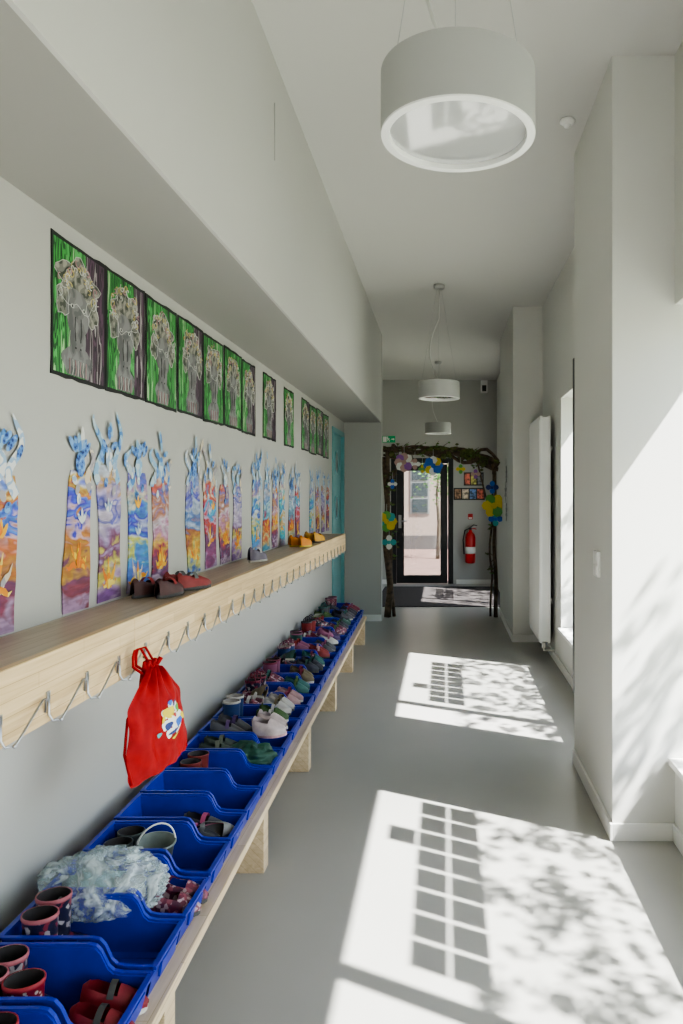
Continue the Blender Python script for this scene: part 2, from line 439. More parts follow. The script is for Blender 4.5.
b=MB(); b.box(.40,.48,YE-.006,YE-.001,1.08,1.17,M_red); b.box(.41,.47,YE-.008,YE-.005,1.09,1.11,M_signwhite); b.obj('extinguisher_sign')
b=MB()
pc=[(.35,.2,.12),(.6,.5,.4),(.15,.25,.5),(.6,.15,.1),(.7,.65,.2),(.2,.2,.22),(.5,.3,.5)]
pm=[patternmat('snapshot_%d'%i,[tuple(x*.4 for x in c_),c_,tuple(min(1,x*1.5) for x in c_)],'noise',25) for i,c_ in enumerate(pc)]
b.box(.16,.68,YE-.006,YE-.001,1.40,1.60,M_black)
for i in range(4): b.box(.18+.125*i,.285+.125*i,YE-.009,YE-.006,1.42,1.58,pm[i])
b.box(.33,.66,YE-.006,YE-.001,1.64,1.86,M_black)
for i in range(3): b.box(.345+.105*i,.435+.105*i,YE-.009,YE-.006,1.66,1.84,pm[4+i-1])
b.obj('class_photo_board')
b=MB(); b.box(.61,.72,YE-.09,YE-.001,3.18,3.38,M_white); b.box(.63,.70,YE-.095,YE-.09,3.2,3.3,M_black); b.obj('wall_speaker',bevel=.006)

# ------------------------------------------------------------------ branch arch
b=MB(); AY=8.78
def wob(p0,p1,n,amp,seed):
    out=[]
    for i in range(n+1):
        t=i/n; p=Vector(p0).lerp(Vector(p1),t)
        out.append(p+Vector((noise.noise(Vector((t*3,seed,0))),noise.noise(Vector((t*3,seed,5))),noise.noise(Vector((t*3,seed,9)))))*amp*math.sin(math.pi*min(1,t*1.3+.1)))
    return out
b.tube(wob((-.69,AY,0),(-.69,AY,2.06),14,.07,1),[.044-.0012*i for i in range(15)],M_bark,9)
b.tube(wob((-.61,AY+.04,0),(-.74,AY,1.95),14,.08,2),[.022]*15,M_bark,8)
b.tube([(-.69,AY,1.55),(-.62,AY,1.72),(-.50,AY-.02,1.95),(-.42,AY,2.05)],[.02,.018,.014,.008],M_bark,7)
b.tube(wob((.63,AY,0),(.62,AY,1.86),14,.07,3),[.026-.0008*i for i in range(15)],M_bark,9)
b.tube(wob((.57,AY+.05,0),(.60,AY,1.8),14,.09,4),[.013]*15,M_bark,8)
b.tube(wob((.60,AY-.03,1.1),(.40,AY,1.92),10,.05,6),[.012]*11,M_bark,7)
def az(t): return 2.03-.03*t-.15*max(0,(t-.5)/.5)**2
def arc(dz,seed,r,amp=.07):
    pts=[]
    for i in range(21):
        t=i/20; x=-.74+1.40*t
        pts.append(Vector((x,AY+.05*noise.noise(Vector((t*4,seed,0))),az(t)+dz+amp*noise.noise(Vector((t*5,seed,3))))))
    b.tube(pts,[r*(1+.4*noise.noise(Vector((i*.7,seed,0)))+1.1*(k/20)) for i,k in enumerate(range(21))],M_bark if seed%2 else M_moss,8)
arc(0,11,.022); arc(.02,12,.020); arc(-.05,13,.012,.1); arc(.05,15,.010,.12); arc(.01,17,.012,.14)
for i in range(52):
    t=.48+.50*R()**.8 if i<44 else R(); x=-.72+1.36*t
    b.ball((x,AY+U(-.04,.04),az(t)+U(-.06,.05)),U(.018,.046),M_moss if i%3 else M_bark,n=5,jit=.8)
for i in range(110):
    side=R(); 
    if side<.25: p=Vector((-.70,AY,U(.7,2.0)))
    elif side<.35: p=Vector((.61,AY,U(.5,1.75)))
    else:
        t=R(); p=Vector((-.7+1.3*t,AY,az(t)))
    q=p+Vector((U(-.13,.06) if p.x>.4 else U(-.03,.16),U(-.1,.1),U(-.16,.13)))
    b.tube([p,(p+q)/2+Vector((0,0,.02)),q],[.006,.004,.002],M_bark,5)
    for j in range(4):
        c=p.lerp(q,U(.4,1)); L=U(.02,.035)
        Mx=Matrix.Translation(c)@Matrix.Rotation(U(0,6.28),4,'Z')@Matrix.Rotation(U(0,6.28),4,'X')
        b.add([(-L,0,0),(0,L*.5,.005),(L,0,0),(0,-L*.5,.005)],[(0,1,2,3)],M_moss if R()<.6 else M_leaf,False,Mx)
b.obj('branch_arch')
cl={'y':P('card_yellow',(.70,.55,.05),.7),'b':P('card_blue',(.03,.14,.55),.7),'t':P('card_teal',(.05,.40,.40),.7),'g':P('card_green',(.12,.38,.08),.7),'p':P('card_pink',(.50,.33,.29),.7),'w':M_paperwhite,'n':P('card_navy',(.03,.05,.2),.7),'v':P('card_violet',(.3,.12,.4),.7)}
def flower(cx,cz,r,keys):
    b=MB(); n=len(keys)*2
    for i in range(n):
        a=2*math.pi*i/n; ax=Vector((math.cos(a),0,math.sin(a))); px=Vector((-math.sin(a),0,math.cos(a)))
        w=r*.42; y=-.003*i
        pts=[ax*r*.1-px*w*.3,ax*r*.5-px*w,ax*r*.85-px*w*.7,ax*r,ax*r*.85+px*w*.7,ax*r*.5+px*w,ax*r*.1+px*w*.3]
        b.prism([p+Vector((0,y,0)) for p in pts],(0,.002,0),cl[keys[i%len(keys)]])
    b.ball((0,-.03,0),(r*.25,.015,r*.25),cl[keys[0]],n=6)
    b.tube([(0,.0,r*.8),(0,.01,r+.08)],.002,M_cord,4)
    b.obj('paper_flower',loc=(cx,AY-.12,cz))
flower(-.13,1.84,.12,'bywb'); flower(-.48,1.88,.12,'pwpv'); flower(-.69,1.17,.13,'ytgy'); flower(.60,1.36,.15,'yyg'); flower(.62,1.20,.09,'bt'); flower(-.35,1.86,.07,'wp'); flower(-.26,1.80,.05,'gy')
flower(.58,1.58,.08,'nb'); flower(-.66,.92,.09,'tw'); flower(.2,1.80,.06,'yg'); flower(-.62,1.62,.06,'wb'); flower(.38,1.74,.06,'pv')
b=MB()
for zc,yc,r in [(1.72,8.0,.10),(1.52,8.1,.13),(1.30,8.0,.11)]:
    pts=[]
    for i in range(16):
        a=math.pi*i/8; rr=r if i%2 else r*.35
        pts.append((.694,yc+rr*math.cos(a),zc+rr*math.sin(a)))
    b.prism(pts,(-.004,0,0),P('card_grey',(.25,.26,.25),.8))
b.tube([(.692,8.05,1.9),(.692,8.05,1.25)],.003,M_cord,4)
b.obj('paper_star_garland')

# ------------------------------------------------------------------ radiator, switch, detector
b=MB(); rx0,rx1,ry0,ry1,rz0,rz1=.86,.955,6.45,7.22,.165,2.2
b.box(rx0,rx0+.02,ry0,ry1,rz0,rz1,M_white); b.box(rx1-.02,rx1,ry0,ry1,rz0,rz1,M_white)
b.box(rx0+.02,rx1-.02,ry0+.006,ry0+.012,rz0+.01,rz1-.01,M_white); b.box(rx0+.02,rx1-.02,ry1-.012,ry1-.006,rz0+.01,rz1-.01,M_white)
for i in range(16):
    y=ry0+.03+i*(ry1-ry0-.06)/15; b.box(rx0-.006,rx0,y-.014,y+.014,rz0+.03,rz1-.03,M_white)
for z in (.5,1.9): b.box(rx1,RW-.001,6.6,6.64,z,z+.04,M_white); b.box(rx1,RW-.001,7.05,7.09,z,z+.04,M_white)
b.tube([(.9,6.5,rz0),(.9,6.5,.09),(RW-.001,6.5,.09)],.01,M_white,8); b.lathe([(0,0),(.02,0),(.02,.05),(0,.05)],M_white,(.9,6.5,.11),12)
b.obj('vertical_radiator',bevel=.003)
M_sw=P('switch_white',(.9,.9,.88),.35,var=.005)
b=MB(); b.box(.716,.73,3.36,3.46,1.11,1.23,M_sw); b.box(.712,.716,3.375,3.445,1.118,1.166,M_sw); b.box(.712,.716,3.375,3.445,1.174,1.222,M_sw); b.obj('light_switch',bevel=.003)
b=MB(); b.lathe([(0,0),(.036,0),(.04,-.01),(.026,-.022),(.012,-.026),(0,-.026)],M_white,(.628,3.66,CE),24); b.lathe([(.016,-.024),(.018,-.034),(0,-.036)],M_white,(.628,3.66,CE),16); b.obj('smoke_detector')
b=MB(); b.tube([(FX+.004,3.13,2.95),(FX+.004,3.13,3.2)],.0018,M_lampw,5); b.obj('trim_1')

# ------------------------------------------------------------------ pendant lamps
def lamp(x,y,zb=2.365,r=.187,h=.150):
    e=empty('pendant_lamp',(x,y,zb))
    s=MB()
    s.lathe([(r,.004),(r,h),(r-.004,h+.003),(0.0,h+.003)],M_lampw,(0,0,0),72)
    s.lathe([(r-.022,.05),(r-.022,.012),(r-.020,.0),(r-.001,.0),(r,.004)],M_ring,(0,0,0),72)
    o=s.obj('drum_shell',parent=e); md=o.modifiers.new('es','EDGE_SPLIT'); md.split_angle=math.radians(40)
    s=MB(); s.lathe([(0,.012),(r-.022,.012)],M_diff,(0,0,0),72,smooth=False); s.obj('diffuser',parent=e)
    s=MB(); H=CE-zb
    for k in range(3):
        a=math.radians([5,178,92][k])
        s.tube([(.16*math.cos(a),.16*math.sin(a),h),(0.02*math.cos(a),.02*math.sin(a),H-.03)],.0012,M_wire,5)
        s.lathe([(0,h),(.006,h),(.006,h+.012),(0,h+.012)],M_wire,(.16*math.cos(a),.16*math.sin(a),0),8)
    pts=[]
    for i in range(19):
        t=i/18; pts.append((-.085*math.sin(min(1,t*1.5)*math.pi),.02*math.sin(t*5)*(1-t),h+(H-h-.02)*t))
    s.tube(pts,.0048,M_cord,8)
    s.obj('suspension',parent=e)
    s=MB(); s.lathe([(0,H-.035),(.045,H-.035),(.05,H-.03),(.05,H),(0,H)],M_lampw,(0,0,0),24); s.obj('ceiling_rose',parent=e)
lamp(.034,1.75); lamp(-.045,6.55); lamp(-.085,10.33)

# ------------------------------------------------------------------ shelf and hooks
SZ=1.12; SX=-.945; SY1=6.9
e=empty('coat_shelf',(SX,0,SZ))
s=MB(); s.box(LW+.002,SX-.022,.2,SY1,SZ-.025,SZ,M_shelftop); child(s,'top_board',e,bevel=.002)
s=MB()
yy=.2
while yy<SY1-.05:
    y2=min(yy+2.0,SY1); s.box(SX-.021,SX,yy+.0007,y2-.0007,.955,SZ+.002,M_shelf); yy=y2
child(s,'fascia_board',e,bevel=.002)
s=MB()
for i in range(6): s.box(LW+.002,SX-.022,.5+i*1.27,.525+i*1.27,.97,SZ-.025,M_shelftop)
child(s,'brackets',e)
s=MB(); y=.78
while y<SY1-.22:
    s.tube([(SX+.003,y,1.026),(SX+.004,y,.975),(SX+.012,y+.002,.960),(SX+.028,y+.012,.961),(SX+.024,y+.05,.978),(SX+.010,y+.150,1.020),(SX+.007,y+.168,1.018),(SX+.004,y+.170,.985)],.0029,M_hook,6)
    s.ball((SX+.028,y+.010,.961),.0052,M_hook,n=5)
    s.box(SX,SX+.004,y-.007,y+.007,1.008,1.030,M_hook)
    y+=.187
child(s,'wire_hooks',e)

# ------------------------------------------------------------------ bench
def fx(y): return -.70-.018*(y-2.9)
BZ=.27
e=empty('long_bench',(-.9,0,0))
s=MB(); ya,yb3=.3,7.25
wB=.425
s.prism([(fx(ya),ya,BZ-.03),(fx(yb3),yb3,BZ-.03),(max(LW+.005,fx(yb3)-wB),yb3,BZ-.03),(fx(ya)-wB,ya,BZ-.03)],(0,0,.03),M_bench)
child(s,'seat_board',e,bevel=.002)
s=MB()
for y in (.75,1.82,2.88,3.92,5.0,6.08,7.17):
    s.box(fx(y)-.36,fx(y)-.012,y-.035,y+.035,0,BZ-.03,M_bench)
child(s,'legs',e,bevel=.002)

# bins
s=MB(); Lb,Wb,Hb=.38,.2,.15; t=.004
def side(y,sg):
    prof=[(.012,0),(0,Hb),(.225,Hb),(.243,Hb-.004),(.256,Hb-.018),(.272,.098),(.285,.086),(.305,.082),(Lb-.008,.08),(Lb-.027,0)]
    s.prism([(x,y,z) for x,z in prof],(0,-t*sg,0),M_blue)
    path=[Vector((x,y,z)) for x,z in prof[1:-1]]
    for A,B_ in zip(path[:-1],path[1:]):
        o=Vector((0,.010*sg,0)); q=[A,B_,B_+o,A+o] if sg>0 else [A,A+o,B_+o,B_]
        s.prism(q,(0,0,.006),M_blue)
side(Wb/2-.011,1); side(-Wb/2+.011,-1)
yw=Wb/2-.011
s.prism([(.012,-yw,0),(.012,yw,0),(0,yw,Hb),(0,-yw,Hb)],(t,0,0),M_blue)
s.prism([(Lb-.027,-yw,0),(Lb-.027,yw,0),(Lb-.008,yw,.08),(Lb-.008,-yw,.08)],(-t,0,0),M_blue)
s.box(.012,Lb-.027,-yw,yw,0,t,M_blue)
s.box(-.008,.006,-yw-.01,yw+.01,Hb,Hb+.006,M_blue)
s.box(Lb-.014,Lb,-yw-.01,yw+.01,.078,.085,M_blue)
s.prism([(Lb-.010,-.05,.03),(Lb-.010,.05,.03),(Lb-.003,.05,.068),(Lb-.003,-.05,.068)],(-.006,0,0),M_blue)
for yy in (-.06,-.03,0,.03,.06): s.box(.012,Lb-.027,yy-.0015,yy+.0015,t,t+.0025,M_blue)
for yy in (-.07,-.035,.035,.07): s.prism([(.004,yy-.003,.02),(.004,yy+.003,.02),(-.004,yy+.003,Hb),(-.004,yy-.003,Hb)],(.006,0,0),M_blue)
for sg in (-1,1):
    for xx in (.06,.12,.18): s.prism([(xx,sg*yw,.02),(xx+.006,sg*yw,.02),(xx+.006,sg*yw,Hb-.002),(xx,sg*yw,Hb-.002)],(0,sg*.004,0),M_blue)
binmesh=s.mesh('shoe_bin')
bins=[]
k=0
while True:
    y=.98+.215*k
    if y>7.12: break
    x=fx(y)-.015-Lb
    inst('shoe_bin',binmesh,(max(x,LW+.012),y,BZ+.001),(0,0,U(-.015,.015)))
    bins.append(y); k+=1

# ------------------------------------------------------------------ footwear
def SM(name,col,rough=.6): return P(name,col,rough,var=.12,scale=40)
soleW=SM('sole_white',(.50,.48,.43)); soleD=SM('sole_dark',(.04,.04,.04)); inD=SM('lining_dark',(.04,.035,.035)); inL=SM('lining_light',(.34,.31,.28))
def outline(L,W,n=20):
    pts=[]
    for i in range(n):
        a=2*math.pi*i/n; x=.5-.5*math.cos(a); 
        w=(W/2)*(math.sin(math.pi*min(1,max(0,x)))**.45)*(.82+.25*math.sin((x-.25)*math.pi))
        pts.append((x*L,w*(1 if math.sin(a)>=0 else -1)))
    return pts
def shoe_into(s,Mx,mat,sole=soleW,inner=inD,L=.165,W=.066,H=.055,strap=None):
    o=outline(L,W)
    s.prism([(x,y,0) for x,y in o],(0,0,.012),sole,Mx)
    s.prism([(x*.94+.005,y*.86,.0125) for x,y in o],(0,0,.004),inner,Mx)
    wp=[.30,.72,.84,.86,.88,.96,1.0,.98,.84,.56,.2]; hp=[.8,1,1,.85,.78,.80,.72,.6,.5,.4,.22]
    def lerp(a,t):
        q=t*(len(a)-1); i=min(int(q),len(a)-2); return a[i]+(a[i+1]-a[i])*(q-i)
    def fn(u,v):
        w=lerp(wp,u)*W/2; h=lerp(hp,u)*H; an=math.pi*v
        return (u*L,w*math.cos(an),.011+h*math.sin(an)**.6)
    s.grid(fn,12,13,mat,Mx,keep=lambda i,j: not(1<=i<=5 and 3<=j<=8))
    if strap:
        def fs(u,v):
            an=math.pi*(.12+.76*v); w=W/2*.95
            return ((.40+.10*u)*L,w*math.cos(an),.014+H*.9*math.sin(an)**.6)
        s.grid(fs,3,9,strap,Mx)
def boot_into(s,Mx,mat,sole=soleD,inner=inD,L=.165,W=.07,H=.15,loops=None,trim=None):
    o=outline(L,W)
    s.prism([(x,y,0) for x,y in o],(0,0,.014),sole,Mx)
    wp=[.3,.75,.86,.86,.88,.94,.98,.98,.86,.6,.2]; hp=[.6,1,1,1,1,1.0,.85,.75,.68,.55,.3]
    def lerp(a,t):
        q=t*(len(a)-1); i=min(int(q),len(a)-2); return a[i]+(a[i+1]-a[i])*(q-i)
    def fn(u,v):
        an=math.pi*v; return (u*L,lerp(wp,u)*W/2*math.cos(an),.012+lerp(hp,u)*.06*math.sin(an)**.6)
    s.grid(fn,12,11,mat,Mx)
    cx=.27*L
    s.lathe([(.036,.03),(.036,.06),(.035,.09),(.038,H-.006),(.039,H-.003),(.0385,H),(.0365,H)],mat,(cx,0,0),18,1.12,.92,Mx)
    s.lathe([(.0366,H),(.034,.08),(.032,.03),(0,.025)],inner,(cx,0,0),18,1.12,.92,Mx)
    if trim: s.lathe([(.0385,H-.010),(.0395,H-.009),(.0395,H+.001),(.0365,H+.001)],trim,(cx,0,0),18,1.12,.92,Mx)
    if loops:
        for sg in (-1,1):
            s.tube([(cx-.02,.036*sg,H-.01),(cx-.016,.038*sg,H+.025),(cx,.036*sg,H+.035),(cx+.016,.038*sg,H+.025),(cx+.02,.036*sg,H-.01)],.003,loops,6,Mx)
def TR(x,y,z,yaw=0,pitch=0,roll=0):
    return Matrix.Translation((x,y,z))@Matrix.Rotation(yaw,4,'Z')@Matrix.Rotation(pitch,4,'Y')@Matrix.Rotation(roll,4,'X')
ZB=BZ+.0085
def pair(name,kind,x,y,z,yaw,mat,gap=.042,pitch=0,**kw):
    s=MB()
    fn=shoe_into if kind=='shoe' else boot_into
    fn(s,TR(0,-gap,0,U(-.1,.1),pitch),mat,**kw); fn(s,TR(U(-.02,.02),gap,0,U(-.12,.12),pitch),mat,**kw)
    s.obj(name,loc=(x,y,z),rot=(0,0,yaw))
floral=patternmat('floral_rubber',[(.015,.015,.035),(.24,.04,.06),(.015,.015,.04),(.40,.36,.36),(.015,.015,.04),(.015,.015,.04),(.20,.03,.05),(.015,.015,.04)],'cells',85,.3)
polka=patternmat('polka_rubber',[(.5,.45,.4),(.20,.010,.025)],'voronoi',70,.3)
plaid=patternmat('plaid_cloth',[(.14,.02,.05),(.25,.06,.09),(.09,.02,.05),(.4,.28,.3)],'cells',90)
def near(y): return min(bins,key=lambda q:abs(q-y))
yA,yB,yC,yD,yE,yF=[near(q) for q in (1.62,1.84,2.055,2.27,2.485,2.70)]
pair('rubber_boots','boot',-1.055,yB-.005,ZB,.06,floral,sole=SM('sole_pink',(.30,.15,.15)),inner=inD,trim=SM('trim_rose',(.34,.10,.12)),H=.175,gap=.04)
pair('rubber_boots','boot',-1.06,yA+.005,ZB,.05,floral,sole=SM('sole_pink2',(.3,.18,.18)),inner=inD,trim=SM('trim_rose2',(.34,.10,.12)),H=.155,gap=.04)
s=MB(); boot_into(s,TR(0,-.04,0,.1),polka,inner=inD,H=.15,L=.14,trim=SM('trim_red',(.30,.02,.03))); boot_into(s,TR(.0,.042,0,.05),polka,inner=inD,H=.15,L=.14,trim=SM('trim_red2',(.30,.02,.03))); s.obj('rubber_boots',loc=(-.945,yA-.215,ZB))
s=MB(); boot_into(s,TR(0,0,0,.15),polka,inner=inD,H=.15,L=.14,trim=SM('trim_red3',(.30,.02,.03))); s.obj('rubber_boot',loc=(-.965,yA-.04,ZB))
pair('kids_shoes','shoe',-.835,yA+.0,ZB+.035,.1,SM('red_canvas',(.20,.010,.018)),strap=soleD,L=.15,pitch=.15,gap=.036)
s=MB(); mb_=SM('bucket_grey',(.14,.17,.16),.35)
s.lathe([(0,0),(.042,0),(.055,.10),(.059,.10),(.059,.106),(.053,.106),(.040,.004),(0,.004)],mb_,(0,0,0),28)
s.tube([(.056*math.cos(a),.0+.006*math.sin(a*2),.098+.062*math.sin(a)) for a in [math.pi*i/14 for i in range(15)]],.0028,M_cord,6)
s.obj('toy_bucket',loc=(-.905,yD-.02,ZB+.035),rot=(.08,.05,.5))
pair('rubber_boots','boot',-1.06,yD,ZB,.1,SM('grey_rubber',(.08,.10,.095),.35),inner=inD,H=.14,gap=.04)
pair('kids_shoes','shoe',-.84,yC+.02,ZB+.04,.15,plaid,sole=soleD,L=.14,pitch=.12,gap=.036)
pair('kids_shoes','shoe',-.93,yE,ZB+.045,.1,SM('grey_felt',(.05,.05,.06)),sole=SM('sole_magenta',(.35,.04,.12)),strap=SM('strap_pink',(.40,.08,.18)),pitch=.1)
s=MB(); shoe_into(s,TR(0,0,0,.5,.3,.9),SM('grey_sole_felt',(.18,.18,.18)),sole=SM('sole_rose',(.42,.09,.16)),L=.15); s.obj('kids_shoe',loc=(-.85,yE-.03,ZB+.07))
pair('rubber_boots','boot',-1.06,near(2.93),ZB,.1,SM('brick_rubber',(.17,.03,.025),.4),H=.155,inner=inD)
pair('slippers','shoe',-1.06,near(3.15),ZB+.08,.2,SM('olive_felt',(.045,.06,.05)),sole=soleD,strap=SM('strap_moss',(.10,.11,.08)),H=.07,L=.17)
cols=[(.16,.015,.04),(.02,.07,.06),(.03,.03,.045),(.20,.06,.12),(.06,.03,.10),(.012,.035,.12),(.22,.02,.02),(.03,.11,.10),(.36,.22,.22),(.07,.07,.08),(.13,.10,.06),(.40,.38,.36),(.05,.10,.03)]
cm=[SM('footwear_cloth_%d'%i,c) for i,c in enumerate(cols)]+[plaid,floral]
def cloth(name,loc,mat,r=(.1,.07,.05),seed=0):
    s=MB()
    def fn(u,v):
        th=math.pi*u*.55; a=2*math.pi*v
        q=Vector((math.sin(th)*math.cos(a),math.sin(th)*math.sin(a),math.cos(th)))
        k=1+.30*noise.noise(q*2.6+Vector((seed,0,0)))+.10*noise.noise(q*6+Vector((seed,2,0)))
        return (r[0]*q.x*k,r[1]*q.y*k,r[2]*q.z*k)
    s.grid(fn,22,45,mat); s.obj(name,loc=loc)
rs=random.Random(5)
for i,y in enumerate(bins):
    if y<3.25: continue
    m=rs.choice(cm); m2=rs.choice(cm); m3=rs.choice(cm)
    x0=max(fx(y)-.015-Lb,LW+.012)
    typ=i%4
    if typ in (0,2): pair('rubber_boots','boot',x0+.02,y,ZB+.01,U(-.1,.1),m,H=U(.17,.21),inner=inD if i%3 else inL,trim=m3,loops=m3 if typ==2 else None)
    else: pair('kids_shoes','shoe',x0+.02,y,ZB+U(.09,.12),U(-.15,.15),m,sole=soleW if i%2 else soleD,H=.075,strap=m2,L=.17,pitch=U(-.1,.15))
    if abs(y-near(3.36))>.02: pair('slippers','shoe',x0+.18,y,ZB+U(.07,.10),U(-.3,.3),m2,sole=soleD if i%2 else soleW,H=.07,L=.15,pitch=.1,strap=m3)
    if typ==1: 
        s=MB(); shoe_into(s,TR(0,0,0,U(0,3),.3,.6),m3,L=.15,H=.07); s.obj('kids_shoe',loc=(x0+.16,y,ZB+.15))
cloth('folded_cloth',(-.84,near(3.15),BZ+.085),SM('green_cloth',(.012,.06,.04)),(.10,.085,.06),3)
s=MB(); fz=SM('fluffy_slipper',(.50,.42,.42))
shoe_into(s,TR(0,-.04,0,-.2,-.1,.1),fz,sole=SM('sole_pale_pink',(.5,.3,.32)),inner=SM('lining_pink',(.5,.25,.3)),H=.085,L=.16,W=.075); shoe_into(s,TR(0,.045,0,-.4,-.15,-.1),fz,inner=SM('lining_pink2',(.5,.25,.3)),H=.085,L=.16,W=.075)
s.obj('slippers',loc=(-.87,near(3.36),BZ+.12))

# plastic bag: crumpled film with soft creases
s=MB()
def fn(u,v):
    th=math.pi*u; a=2*math.pi*v
    q=Vector((math.sin(th)*math.cos(a),math.sin(th)*math.sin(a),math.cos(th)))
    w1=q+Vector((noise.noise(q*2),noise.noise(q*2+Vector((5,0,0))),noise.noise(q*2+Vector((0,7,0)))))*.5
    cr=abs(noise.noise(w1*2.4)); cr2=abs(noise.noise(w1*5.5))
    k=1.10+.20*noise.noise(q*1.5+Vector((3,1,0)))-.34*cr-.16*cr2
    z=.098*q.z*k
    if q.z<0: z*=.65
    return (.170*q.x*k,.112*q.y*k,z)
s.grid(fn,56,112,M_film)
def ear(x,y,a,hh=.07):
    def f2(u,v):
        w=.04*(1-.35*u); ang=a+.7*math.sin(u*3)
        return (x+math.cos(ang)*w*(v-.5)*2+.012*math.sin(v*9)+.03*u,y+math.sin(ang)*w*(v-.5)*2+.01*math.sin(u*6+v*5),.05+hh*u+.008*math.sin(v*7+u*3))
    s.grid(f2,10,13,M_film)
ear(-.05,0,.3,.05); ear(.05,.02,1.0,.05); ear(.0,-.03,2.2,.045)
s.ball((-.03,.0,-.005),(.085,.06,.045),SM('bagged_clothes',(.22,.34,.36)),n=12,jit=.6)
s.ball((.05,.01,-.01),(.05,.05,.035),SM('bagged_clothes_grey',(.40,.42,.43)),n=10,jit=.6)
o=s.obj('plastic_bag',loc=(-.955,yC-.035,BZ+.122))
# shelf slippers
pair('slippers','shoe',-1.075,2.60,SZ+.003,1.35,SM('slipper_dark',(.06,.02,.02)),sole=soleD,strap=SM('strap_red',(.25,.02,.02)),H=.062,gap=.045,L=.17)
pair('slippers','shoe',-1.07,2.82,SZ+.003,.95,SM('slipper_red',(.20,.02,.02)),sole=soleD,strap=SM('strap_grey',(.12,.12,.12)),H=.06,gap=.038,L=.165)
s=MB(); shoe_into(s,TR(0,0,0,0),SM('mauve_shoe',(.12,.10,.14)),strap=soleW,H=.075,L=.16); s.obj('kids_shoe',loc=(-1.07,3.95,SZ+.003),rot=(0,0,1.2))
pair('slippers','shoe',-1.06,5.10,SZ+.003,1.35,SM('orange_shoe',(.6,.20,.01)),H=.075,sole=SM('sole_yellow',(.6,.45,.05)))
pair('slippers','shoe',-1.05,5.60,SZ+.003,1.2,SM('yellow_shoe',(.55,.28,.03)),H=.075,sole=soleD)

# ------------------------------------------------------------------ red bag
M_bag=P('red_nylon',(.33,.004,.006),.6,var=.14,scale=30,bump=.3,bscale=28,spec=.2)
e=empty('drawstring_bag',(-.875,2.19,0))
ang=math.atan2(.23,.075)
wd=Vector((math.cos(ang),math.sin(ang),0)); nd=Vector((math.sin(ang),-math.cos(ang),0))
Bc=Vector((-.872,2.185,0))
def hw(z):
    if z<.08: return .134*(.92+.08*z/.08)
    if z<.68: return .134-.040*(z-.08)
    t_=(z-.68)/.32
    return .110-.086*t_**1.15
def bagpt(u,v,side):
    z=v; w=hw(z); q=(u-.5)*2
    th=.036*(1-abs(q)**2.6)*(math.sin(math.pi*min(1,z*.85+.12))**.6)
    wr=.014*noise.noise(Vector((q*2.2,z*3.2,side*3)))+ .009*noise.noise(Vector((q*5,z*3.5,side)))+ (0.014*math.sin(q*13)*max(0,z-.6)*2 )
    edge=(1-abs(q)**6)
    p=Bc+wd*(q*w-.016*z+.012*noise.noise(Vector((z*5,side*.3,q))))+nd*(side*(th)+wr*edge+ .012*(1-z))
    p.z=.672+.308*z+.030*q*(1-z)*.6+.010*noise.noise(Vector((q*3,0,side*.3)))*(1-z)
    return p
s=MB()
s.grid(lambda u,v:bagpt(u,v,1),41,41,M_bag); s.grid(lambda u,v:bagpt(u,v,-1),41,41,M_bag)
child(s,'body',e)
s=MB()
top=Bc+Vector((0,0,.98))-wd*.016
for off in (-.010,.010):
    s.tube([top+wd*off+nd*.005,(top+Vector((SX+.02,2.14,1.04)))/2+wd*off+Vector((0,0,.03)),Vector((SX+.028,2.145+off,1.035)),Vector((SX+.03,2.13+off,1.02)),Vector((SX+.03,2.13+off,.99)),top+wd*(off-.01)-Vector((0,0,.03))],.0042,M_bag,6)
s.tube([bagpt(.02,.03,1)+nd*.003,bagpt(.015,.3,1)-nd*.012,bagpt(.03,.6,1)-nd*.012,bagpt(.15,.9,1)-nd*.005,top],.0045,M_bag,6)
s.tube([bagpt(.98,.03,1),bagpt(.985,.35,1)-nd*.012,bagpt(.95,.7,1)-nd*.012,top],.0045,M_bag,6)
for i in range(9):
    q=(i-4)/4; s.tube([top+wd*q*.022-nd*.012-Vector((0,0,.01)),top+wd*q*.036+Vector((0,0,.022))+nd*.01*math.sin(i*2)],[.009,.005],M_bag,6)
child(s,'cords',e)
s=MB()
pk=[0]
def patch(cu,cv,ru,rv,key,rot=0,n=16,wob_=.15):
    cu=.62+(cu-.66)*1.05; cv=.46+(cv-.38)*1.1; ru*=1.05; rv*=1.1
    pk[0]+=1; lift=.0008+.00016*pk[0]
    rings=[]
    for k in (1,.66,.33):
        for i in range(n):
            a=2*math.pi*i/n; rr=(1+wob_*math.sin(a*3+rot))*k
            x=ru*math.cos(a)*rr; y=rv*math.sin(a)*rr
            u=cu+x*math.cos(rot)-y*math.sin(rot); v=cv+x*math.sin(rot)+y*math.cos(rot)
            rings.append(bagpt(u,v,1)+nd*lift)
    c=bagpt(cu,cv,1)+nd*lift
    s.add(rings+[c],[(r_*n+i,r_*n+(i+1)%n,(r_+1)*n+(i+1)%n,(r_+1)*n+i) for r_ in (0,1) for i in range(n)]+[(2*n+i,2*n+(i+1)%n,3*n) for i in range(n)],cl[key],True)
cl['r']=M_red
for (du,dv) in [(-.12,.08),(-.02,.13),(.10,.10),(.14,0),(.08,-.09),(-.06,-.11),(-.14,-.02)]:
    patch(.66+du,.38+dv,.055,.045,'w')
